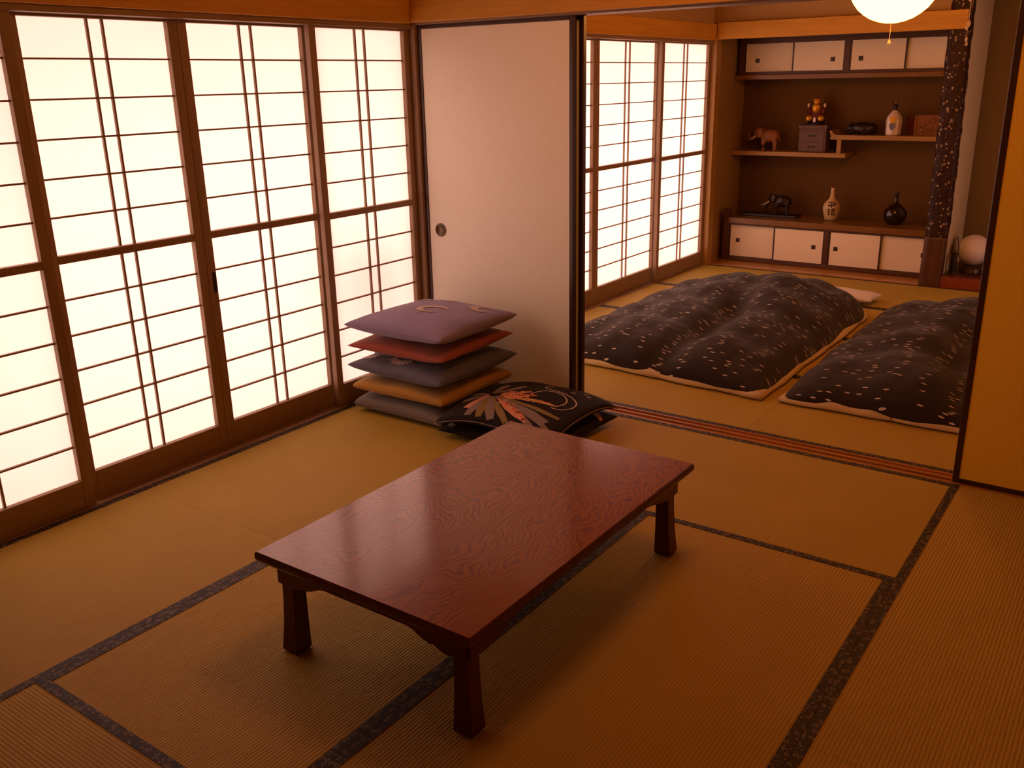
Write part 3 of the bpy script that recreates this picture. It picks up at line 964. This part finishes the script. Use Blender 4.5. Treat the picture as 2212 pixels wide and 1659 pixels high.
# ------------------------------------------------------------------ floor cushions
def pillow(a, T, n=30, pinch=0.05, ex=0.36, top=None, seed=0, sag=0.0):
    """square floor cushion, half size a, half thickness T; returns mesh and the top surface function"""
    def shape(u, v):
        x = a * u * (1 - pinch * (1 - v * v) * abs(u) ** 2)
        y = a * v * (1 - pinch * (1 - u * u) * abs(v) ** 2)
        return x, y
    def hh(u, v):
        k = max(0.0, (1 - u ** 2)) * max(0.0, (1 - v ** 2))
        nz = noise.noise(Vector((u * 2.2 + seed, v * 2.2, seed * 3.1)))
        nz2 = noise.noise(Vector((u * 6 + seed, v * 6, seed)))
        return T * (k ** ex) * (1 + 0.10 * nz + 0.05 * nz2)
    def seam(u, v):
        c = (u * u * v * v) ** 1.5
        return sag * c + 0.006 * noise.noise(Vector((u * 1.5 + seed * 7, v * 1.5, 2.0)))
    vs_, fs = [], []
    idx = {}
    def g(k):
        return math.sin(math.pi / 2 * (2.0 * k / n - 1))
    for sgn in (1, -1):
        for i in range(n + 1):
            for j in range(n + 1):
                u, v = g(i), g(j)
                edge = i in (0, n) or j in (0, n)
                if sgn == -1 and edge:
                    idx[(sgn, i, j)] = idx[(1, i, j)]
                    continue
                x, y = shape(u, v)
                z = seam(u, v) + sgn * hh(u, v)
                idx[(sgn, i, j)] = len(vs_)
                vs_.append((x, y, z))
    for sgn in (1, -1):
        for i in range(n):
            for j in range(n):
                q = [idx[(sgn, i, j)], idx[(sgn, i + 1, j)], idx[(sgn, i + 1, j + 1)], idx[(sgn, i, j + 1)]]
                fs.append(tuple(q if sgn == 1 else q[::-1]))
    def topf(u, v):
        x, y = shape(u, v)
        return Vector((x, y, seam(u, v) + hh(u, v)))
    def edgef(u, v):
        x, y = shape(u, v)
        return Vector((x, y, seam(u, v)))
    return me_from('cover', vs_, fs, True), topf, edgef


def ribbon(topf, pts, wd, lift=0.0014):
    """flat embroidered band that follows the cushion top; pts in cushion (u,v), wd list or value"""
    P2 = [Vector((p[0], p[1])) for p in pts]
    ws = wd if isinstance(wd, (list, tuple)) else [wd] * len(P2)
    # subdivide
    Q, WW = [], []
    for i in range(len(P2) - 1):
        for k in range(5):
            s = k / 5.0
            Q.append(P2[i].lerp(P2[i + 1], s)); WW.append(ws[i] + (ws[i + 1] - ws[i]) * s)
    Q.append(P2[-1]); WW.append(ws[-1])
    v, f = [], []
    for i, p in enumerate(Q):
        d = Q[min(i + 1, len(Q) - 1)] - Q[max(i - 1, 0)]
        if d.length < 1e-6:
            d = Vector((1, 0))
        d.normalize()
        nn = Vector((-d.y, d.x))
        for s in (-1, 0, 1):
            r = p + nn * WW[i] * s * 0.5
            r.x = max(-0.985, min(0.985, r.x)); r.y = max(-0.985, min(0.985, r.y))
            b = topf(r.x, r.y)
            b.z += lift if s == 0 else lift * 0.75
            v.append(b)
    for i in range(len(Q) - 1):
        f.append((i * 3, i * 3 + 1, i * 3 + 4, i * 3 + 3))
        f.append((i * 3 + 1, i * 3 + 2, i * 3 + 5, i * 3 + 4))
    return MB().add(v, f)


def m_cloth(name, col, var=0.12, sheen=0.2):
    t = NT(name)
    c = t.coord()
    f = t.noise(c, 9.0, 4.0)
    wv = t.noise(c, 420.0, 2.0)
    colr = t.mix(f, sc(col, 1 - var), sc(col, 1 + var))
    colr = t.mix(t.math('MULTIPLY', wv, 0.3), colr, sc(col, 0.75))
    h = t.math('ADD', t.math('MULTIPLY', t.noise(c, 16.0, 3.0, 0.6, 0.8), 1.0), t.math('MULTIPLY', wv, 0.08))
    return t.principled(colr, 0.82, t.bump(h, 0.35, 0.01), 0.2, 0.0, 0.0, sheen)


M['c_lav'] = m_cloth('lavender_cotton', lin(140, 128, 162))
M['c_rust'] = m_cloth('rust_cotton', lin(156, 78, 58))
M['c_slate'] = m_cloth('slate_cotton', lin(96, 96, 114))
M['c_mustard'] = m_cloth('mustard_cotton', lin(182, 138, 60))
M['c_grey'] = m_cloth('grey_cotton', lin(120, 114, 104))
M['c_black'] = m_cloth('black_silk', lin(26, 16, 18), 0.2, 0.05)
M['e_pale'] = m_cloth('pale_embroidery', lin(196, 172, 160))
M['e_gold'] = m_cloth('gold_embroidery', lin(206, 156, 84))
M['e_pink'] = m_cloth('pink_embroidery', lin(224, 150, 118))
M['e_red'] = m_cloth('vermilion_embroidery', lin(206, 86, 52))
M['e_olive'] = m_cloth('olive_embroidery', lin(136, 116, 52))
M['e_grey'] = m_cloth('grey_embroidery', lin(134, 120, 116))
M['e_white'] = m_cloth('white_cord', lin(206, 190, 180))

GC = 'floor cushions in the corner stack'
CX, CY = 0.365, -0.385


def cushion(label, a, T, z, mat, rz=0.0, dx=0, dy=0, pinch=0.05, ex=0.36, seed=0, sag=0.0, group=GC, c=(CX, CY)):
    t = thing('floor_cushion', label, 'cushion', (c[0] + dx, c[1] + dy, z), rz, group)
    m, tf, ef = pillow(a, T, 30, pinch, ex, None, seed, sag)
    obj('cover', m, mat, t)
    # stitched seam round the rim
    pts = []
    N = 24
    for (u0, v0, u1, v1) in ((-1, -1, 1, -1), (1, -1, 1, 1), (1, 1, -1, 1), (-1, 1, -1, -1)):
        for k in range(N):
            s = k / N
            pts.append(ef(u0 + (u1 - u0) * s, v0 + (v1 - v0) * s))
    pts.append(pts[0])
    return t, tf, pts


def seam_part(t, pts, mat, r=0.0022):
    smooth(obj('seam', MB().tube(pts, r, 6), mat, t))


t, tf, pts = cushion('flat grey cushion at the bottom of the cushion stack', 0.282, 0.048, 0.0505, M['c_grey'], 0.0, -0.005, 0.0, 0.02, 0.20, 1, -0.012)
seam_part(t, pts, M['c_grey'])
t, tf, pts = cushion('mustard yellow cushion second from the bottom of the stack', 0.285, 0.043, 0.142, M['c_mustard'], 0.01, 0.0, 0.0, 0.02, 0.20, 2, -0.006)
seam_part(t, pts, M['c_mustard'])
t, tf, pts = cushion('dark slate cushion with pale crane motifs in the middle of the stack', 0.300, 0.060, 0.240, M['c_slate'], -0.02, 0.005, 0.0, 0.05, 0.34, 3, 0.004)
seam_part(t, pts, M['c_slate'])
TF_SLATE = (t, tf)
t, tf, pts = cushion('rust orange cushion under the lavender one in the stack', 0.292, 0.048, 0.346, M['c_rust'], 0.03, 0.0, 0.0, 0.05, 0.36, 4, 0.002)
seam_part(t, pts, M['c_rust'])
t, tf, pts = cushion('lavender cushion with pale crane motif on top of the stack', 0.302, 0.058, 0.446, M['c_lav'], 0.0, 0.010, -0.004, 0.05, 0.34, 5, 0.004)
seam_part(t, pts, M['e_grey'])


def crane(t, tf, cu, cv, r, mat, a0=0.4, a1=5.2):
    """crane crest: body arc with a fringe of feathers"""
    arc = [(cu + r * math.cos(a0 + (a1 - a0) * k / 12), cv + r * 0.8 * math.sin(a0 + (a1 - a0) * k / 12)) for k in range(13)]
    ws = [0.02 + 0.12 * math.sin(math.pi * k / 12) for k in range(13)]
    obj('crane_motif', ribbon(tf, arc, ws, 0.0035), mat, t)
    for k in range(3, 11):
        a = a0 + (a1 - a0) * k / 12
        p0 = (cu + r * 0.95 * math.cos(a), cv + r * 0.76 * math.sin(a)); p1 = (cu + r * 1.75 * math.cos(a + 0.12), cv + r * 1.40 * math.sin(a + 0.12))
        obj('feather_motif', ribbon(tf, [p0, p1], [0.04, 0.012], 0.0035), mat, t)


crane(t, tf, 0.06, -0.02, 0.24, M['e_pale'])
crane(t, tf, -0.50, 0.62, 0.20, M['e_pale'], 0.0, 4.0)
crane(t, tf, 0.66, 0.60, 0.20, M['e_pale'], 1.0, 5.4)
crane(t, tf, -0.15, 0.80, 0.10, M['e_pale'], 1.0, 5.0)
ts, tfs = TF_SLATE
crane(ts, tfs, -0.05, -0.66, 0.17, M['e_pale'], 2.6, 6.4)
crane(ts, tfs, -0.72, -0.66, 0.14, M['e_pale'], 2.6, 6.2)

# the two black embroidered cushions in front of the sliding door
GB = 'black embroidered cushions beside the stack'
BC = (0.968, -0.428)
t, tf, pts = cushion('black embroidered cushion lying on the tatami under its twin', 0.300, 0.040, 0.0425, M['c_black'], -0.03, 0.010, 0.0, 0.05, 0.34, 8, -0.006, GB, BC)
seam_part(t, pts, M['c_black'])
for (q, wds, mm) in (([(0.97, 0.60), (0.80, 0.72), (0.70, 0.90)], [0.05, 0.12, 0.03], 'e_pink'), ([(-0.96, -0.80), (-0.80, -0.90)], [0.06, 0.10], 'e_grey')):
    obj('petal_motif', ribbon(tf, q, wds), M[mm], t)
t, tf, pts = cushion('black silk cushion embroidered with a fan and looping cord, beside the stack', 0.310, 0.046, 0.118, M['c_black'], 0.02, 0.0, 0.0, 0.05, 0.36, 9, -0.046, GB, BC)
seam_part(t, pts, M['e_grey'], 0.0026)


def band(name, q, wds, mm, lift=0.0016):
    obj(name, ribbon(tf, q, wds, lift), M[mm], t)


# fan of long leaves radiating from a knot
K = (-0.58, -0.12)
for (ex, ey), w0, mm in (((-0.62, -0.72), 0.16, 'e_pink'), ((-0.46, -0.93), 0.15, 'e_grey'), ((-0.26, -0.94), 0.13, 'e_olive'), ((-0.04, -0.95), 0.15, 'e_grey'),
                         ((0.22, -0.94), 0.12, 'e_olive'), ((0.62, -0.86), 0.13, 'e_grey'), ((0.74, -0.62), 0.14, 'e_grey'), ((0.84, -0.42), 0.10, 'e_olive'),
                         ((0.86, -0.78), 0.11, 'e_grey'), ((-0.86, -0.50), 0.12, 'e_grey'), ((-0.90, -0.20), 0.10, 'e_grey'), ((-0.60, 0.38), 0.12, 'e_grey'), ((-0.30, 0.45), 0.10, 'e_grey')):
    q = [(K[0] + (ex - K[0]) * s_, K[1] + (ey - K[1]) * s_) for s_ in (0.10, 0.40, 0.72, 1.0)]
    band('leaf_motif', q, [0.03, w0 * 0.65, w0, w0 * 0.7], mm, 0.0030)
# flower sprays
sprays = (((0.48, -0.80), 0.17, 'e_pink'), ((0.30, -0.62), 0.09, 'e_red'), ((0.05, -0.02), 0.26, 'e_pink'), ((0.12, 0.10), 0.12, 'e_red'), ((0.58, -0.08), 0.10, 'e_gold'), ((-0.05, 0.22), 0.10, 'e_pink'))
for (ex, ey), w0, mm in sprays:
    q = [(K[0] + (ex - K[0]) * s_, K[1] + (ey - K[1]) * s_) for s_ in (0.25, 0.55, 0.82, 1.0)]
    band('spray_motif', q, [0.03, w0, w0 * 0.9, 0.03], mm, 0.0042)
random.seed(3)
for k in range(80):
    (ex, ey), w0, mm = random.choice(sprays)
    s_ = random.uniform(0.3, 1.0)
    x = K[0] + (ex - K[0]) * s_ + random.uniform(-0.07, 0.07); y = K[1] + (ey - K[1]) * s_ + random.uniform(-0.07, 0.07)
    b = random.uniform(0, 6.28); s2 = random.uniform(0.02, 0.045)
    band('blossom_stitch', [(x - s2 * math.cos(b), y - s2 * math.sin(b)), (x + s2 * math.cos(b), y + s2 * math.sin(b))], [0.02, 0.035],
         random.choice(('e_pink', 'e_red', 'e_gold', 'e_white', 'c_black', 'e_pink')), 0.0054)


def catmull(P, n=6):
    out = []
    for i in range(len(P) - 1):
        p0, p1, p2, p3 = [Vector(P[max(0, min(len(P) - 1, i + d))]) for d in (-1, 0, 1, 2)]
        for k in range(n):
            u = k / n
            out.append(tuple(0.5 * ((2 * p1) + (p2 - p0) * u + (2 * p0 - 5 * p1 + 4 * p2 - p3) * u * u + (3 * p1 - p0 - 3 * p2 + p3) * u ** 3)))
    out.append(tuple(P[-1]))
    return out


# two looping cords
cord = [(-0.02, 0.12), (0.04, 0.30), (0.20, 0.40), (0.40, 0.38), (0.56, 0.24), (0.62, 0.06), (0.56, -0.08), (0.42, -0.12)]
band('looping_cord', catmull(cord), 0.024, 'e_white', 0.0042)
cord2 = [(0.04, 0.74), (-0.04, 0.62), (0.08, 0.50), (0.34, 0.46), (0.58, 0.38), (0.76, 0.20), (0.80, 0.0), (0.70, -0.14), (0.52, -0.16)]
band('looping_cord', catmull(cord2), 0.022, 'e_white', 0.0042)
for (x, y) in ((0.62, 0.72), (0.44, 0.62), (0.72, 0.62)):
    band('blossom_stitch', [(x - 0.04, y), (x + 0.04, y + 0.01)], [0.02, 0.03], 'e_white', 0.003)

# ------------------------------------------------------------------ bedding
M['duvet'] = m_duvet()
M['linen'] = m_cloth('cream_linen', lin(214, 194, 146), 0.06, 0.1)
M['pillow_white'] = m_cloth('white_pillow_cotton', lin(226, 214, 200), 0.04, 0.1)


def duvet_mesh(Lx, Ly, H, seed, nx=110, ny=150, groove=0.58, skew=0.0):
    """puffy quilt: height field of tufted pockets, closed underneath"""
    def h(u, v):           # u,v in 0..1
        du, dv = 2 * u - 1, 2 * v - 1
        edge = (max(0.0, 1 - abs(du) ** 3.2) ** 0.5) * (max(0.0, 1 - abs(dv) ** 4.5) ** 0.5)
        uu = u + 0.035 * math.sin(v * 7.3 + seed)
        vv = v + 0.04 * math.sin(u * 5.1 + seed * 1.7)
        # long grooves between columns, shallower cross tucks
        gx = 1.0
        fade = 1 - min(1.0, max(0.0, (v - 0.45) / 0.3))
        for g, dp, wd in ((groove - 0.10 * v, 0.42 * (0.25 + 0.75 * fade), 0.075), (0.20, 0.14, 0.07), (0.86, 0.06, 0.06)):
            gx *= 1 - dp * math.exp(-((uu - g) / wd) ** 2)
        gy = 1.0
        for g, dp, wd in ((0.24, 0.13, 0.06), (0.46, 0.15, 0.06), (0.68, 0.14, 0.06), (0.86, 0.10, 0.05)):
            gy *= 1 - dp * math.exp(-((vv - g) / wd) ** 2)
        nz = noise.noise(Vector((u * 3.1 + seed, v * 4.2, seed))) * 0.14 + noise.noise(Vector((u * 8 + seed, v * 11, seed))) * 0.08
        nz += noise.noise(Vector((u * 22, v * 30, seed))) * 0.03
        crown = 1 + 0.42 * math.exp(-((u - 0.66) / 0.30) ** 2 - ((v - 0.72) / 0.30) ** 2)
        return H * edge * gx * gy * crown * (1 + nz) + 0.012
    vs_, fs, idx = [], [], {}
    def wav(t_, k):
        return 0.018 * noise.noise(Vector((t_ * 5 + k * 9.1, seed, k)))
    for sgn in (1, -1):
        for i in range(nx + 1):
            for j in range(ny + 1):
                edge = i in (0, nx) or j in (0, ny)
                if sgn == -1 and edge:
                    idx[(sgn, i, j)] = idx[(1, i, j)]; continue
                if sgn == -1 and not (i % 5 == 0 or j % 5 == 0) and False:
                    continue
                u = 0.5 - 0.5 * math.cos(math.pi * (0.06 + 0.88 * i / nx)); v = 0.5 - 0.5 * math.cos(math.pi * (0.06 + 0.88 * j / ny))
                u = (u - 0.5) / (0.5 * math.cos(math.pi * 0.06)) * 0.5 + 0.5; v = (v - 0.5) / (0.5 * math.cos(math.pi * 0.06)) * 0.5 + 0.5
                cu, cv = u - 0.5, v - 0.5
                # rounded far corners
                k = 1 - 0.10 * max(0.0, cv * 2) ** 6 * 1.0
                x = Lx * cu * k + wav(v, 1) * cu * 2; y = Ly * cv * (1 - 0.10 * abs(cu * 2) ** 5 * max(0.0, cv * 2)) + wav(u, 2) * cv * 2 + skew * cu
                z = h(u, v) if sgn == 1 else 0.003
                idx[(sgn, i, j)] = len(vs_)
                vs_.append((x, y, z))
    for sgn in (1, -1):
        for i in range(nx):
            for j in range(ny):
                q = [idx[(sgn, i, j)], idx[(sgn, i + 1, j)], idx[(sgn, i + 1, j + 1)], idx[(sgn, i, j + 1)]]
                fs.append(tuple(q if sgn == 1 else q[::-1]))
    return me_from('quilt', vs_, fs, True)


def lining_mesh(Lx, Ly, seed, skew=0.0, out=0.022):
    """cream backing that peeps out round the rim: a thin rolled band"""
    N = 200
    ring = []
    for k in range(N):
        s = 4.0 * k / N
        e = int(s); r = s - e
        c = [(-1, -1), (1, -1), (1, 1), (-1, 1), (-1, -1)]
        px = c[e][0] + (c[e + 1][0] - c[e][0]) * r; py = c[e][1] + (c[e + 1][1] - c[e][1]) * r
        far = max(0.0, py)
        kx = 1 - 0.10 * far ** 6
        x = Lx / 2 * px * kx; y = Ly / 2 * py * (1 - 0.10 * abs(px) ** 5 * far) + skew * px / 2
        ring.append((x, y, px, py))
    v, f = [], []
    prof = [(-0.060, 0.030), (-0.010, 0.030), (0.6, 0.020), (1.0, 0.011), (0.8, 0.004), (-0.06, 0.003)]
    for k in range(N):
        x, y, px, py = ring[k]
        x0, y0 = ring[k - 1][:2]; x1, y1 = ring[(k + 1) % N][:2]
        d = Vector((x1 - x0, y1 - y0)).normalized(); nn = Vector((d.y, -d.x))
        o_ = out * (0.65 + 1.0 * noise.noise(Vector((k * 0.13, seed, 0))) + 0.35 * noise.noise(Vector((k * 0.5, seed, 3))))
        lift = 1 + 0.9 * max(0, noise.noise(Vector((k * 0.17, seed, 8))))
        for a, z in prof:
            dd = a if a < 0 else a * o_
            v.append((x + nn.x * dd, y + nn.y * dd, z * (lift if z > 0.01 else 1)))
    m = len(prof)
    for k in range(N):
        k2 = (k + 1) % N
        for i in range(m - 1):
            f.append((k * m + i, k * m + i + 1, k2 * m + i + 1, k2 * m + i))
        f.append((k * m + m - 1, k * m, k2 * m, k2 * m + m - 1))
    return me_from('lining', v, f, True)


def bed(label, cx, cy, Lx, Ly, H, seed, rz, groove, skew):
    t = thing('quilt', label, 'quilt', (cx, cy, 0.003), rz, 'dark dashed quilts on the tatami')
    obj('cover', duvet_mesh(Lx, Ly, H, seed, groove=groove, skew=skew), M['duvet'], t)
    smooth(obj('lining', lining_mesh(Lx, Ly, seed, skew), M['linen'], t))
    return t


bed('dark puffy quilt with white dashes between the paper screens and the other quilt', 1.035, 1.69, 1.38, 2.18, 0.215, 2.0, 0.0, 0.60, -0.10)
bed('dark quilt with white dashes cut off by the ochre sliding door', 2.52, 1.68, 1.40, 2.20, 0.225, 5.0, 0.0, 0.55, 0.0)
t = thing('bed_pillow', 'white pillow corner peeping out behind the farther end of the left quilt', 'pillow', (1.43, 2.955, 0.045), -0.05)
m, tf_, ef_ = pillow(0.23, 0.04, 20, 0.05, 0.36, None, 12)
obj('pillow_case', m, M['pillow_white'], t).scale = (1.0, 0.55, 1)
for s_ in (1,):
    smooth(obj('case_seam', MB().tube([Vector((e.x, e.y * 0.55, e.z)) for e in [ef_(-1 + 2 * k / 20, -1) for k in range(21)]], 0.002, 6), M['pillow_white'], t))

# ------------------------------------------------------------------ pendant lamps (lit)
def pendant(x, y, zb, label, k):
    t = thing('pendant_lamp', label, 'lamp', (x, y, zb), 0, 'round paper pendant lamps')
    R = 0.24
    v, f = [], []
    n_, m_ = 28, 16
    prof = []
    for j in range(m_ + 1):
        ph = math.pi * (0.04 + 0.92 * j / m_)
        r = R * math.sin(ph) * (1 + 0.004 * math.cos(j * math.pi))
        prof.append((r, R - R * 0.93 * math.cos(ph) - 0.07 * R))
    em = m_emit('lit_paper_globe_%d' % int(k * 10), LAMP_COL, k)
    smooth(obj('paper_globe', MB().lathe(prof, n_), em, t))
    obj('cap_ring', MB().lathe([(0.036, 2 * R - 0.035), (0.038, 2 * R - 0.028), (0.034, 2 * R - 0.018), (0.012, 2 * R - 0.012)], 20), M['lacquer'], t)
    obj('flex', MB().tube([(0, 0, 2 * R - 0.014), (0, 0, ZC - zb)], 0.004, 8), M['lacquer'], t)
    pc = obj('pull_cord', MB().tube([(0, 0, 0.004), (0.001, 0, -0.04), (-0.001, 0, -0.085)], 0.0018, 6), M['straw'], t)
    obj('cord_knob', MB().lathe([(0.002, -0.083), (0.006, -0.090), (0.010, -0.104), (0.009, -0.108)], 14), M['straw'], pc)
    return t


pendant(1.832, 1.90, 1.822, 'lit round white pendant lamp with pull cord above the quilts', LAMP_BACK)
pendant(1.95, -1.15, 1.96, 'lit round pendant lamp hanging over the low table, above the picture', LAMP_FRONT)

# ------------------------------------------------------------------ stand-in shrub added outside to cast a soft shade on the paper
M['leaf'] = m_plain('dull_green_leaves', lin(70, 78, 40), 0.8, 0.3, 30)
M['clay'] = m_plain('clay_pot', lin(120, 72, 44), 0.8, 0.1, 20)
t = thing('shadow_shrub', 'added stand-in shrub outside, casting the soft grey shadow on the paper screen behind the cushions', 'shadow stand-in', (-0.40, -0.33, -0.22))
obj('pot', MB().lathe([(0.07, 0), (0.09, 0.10), (0.11, 0.20), (0.115, 0.22), (0.10, 0.22)], 24), M['clay'], t)
obj('stem', MB().tube([(0, 0, 0.20), (0.01, 0.01, 0.45), (0, 0, 0.80)], [0.016, 0.013, 0.010], 8), M['clay'], t)
v, f = [], []
b = MB()
random.seed(11)
for k in range(16):
    a = random.uniform(0, 6.28); e = random.uniform(-0.8, 0.9); rr = random.uniform(0.05, 0.15)
    b.ball((rr * math.cos(a) * 0.8, rr * math.sin(a) * 1.5, 0.80 + 0.13 * e), random.uniform(0.055, 0.085), 10, 8)
remesh(obj('foliage', b, M['leaf'], t), 0.014)
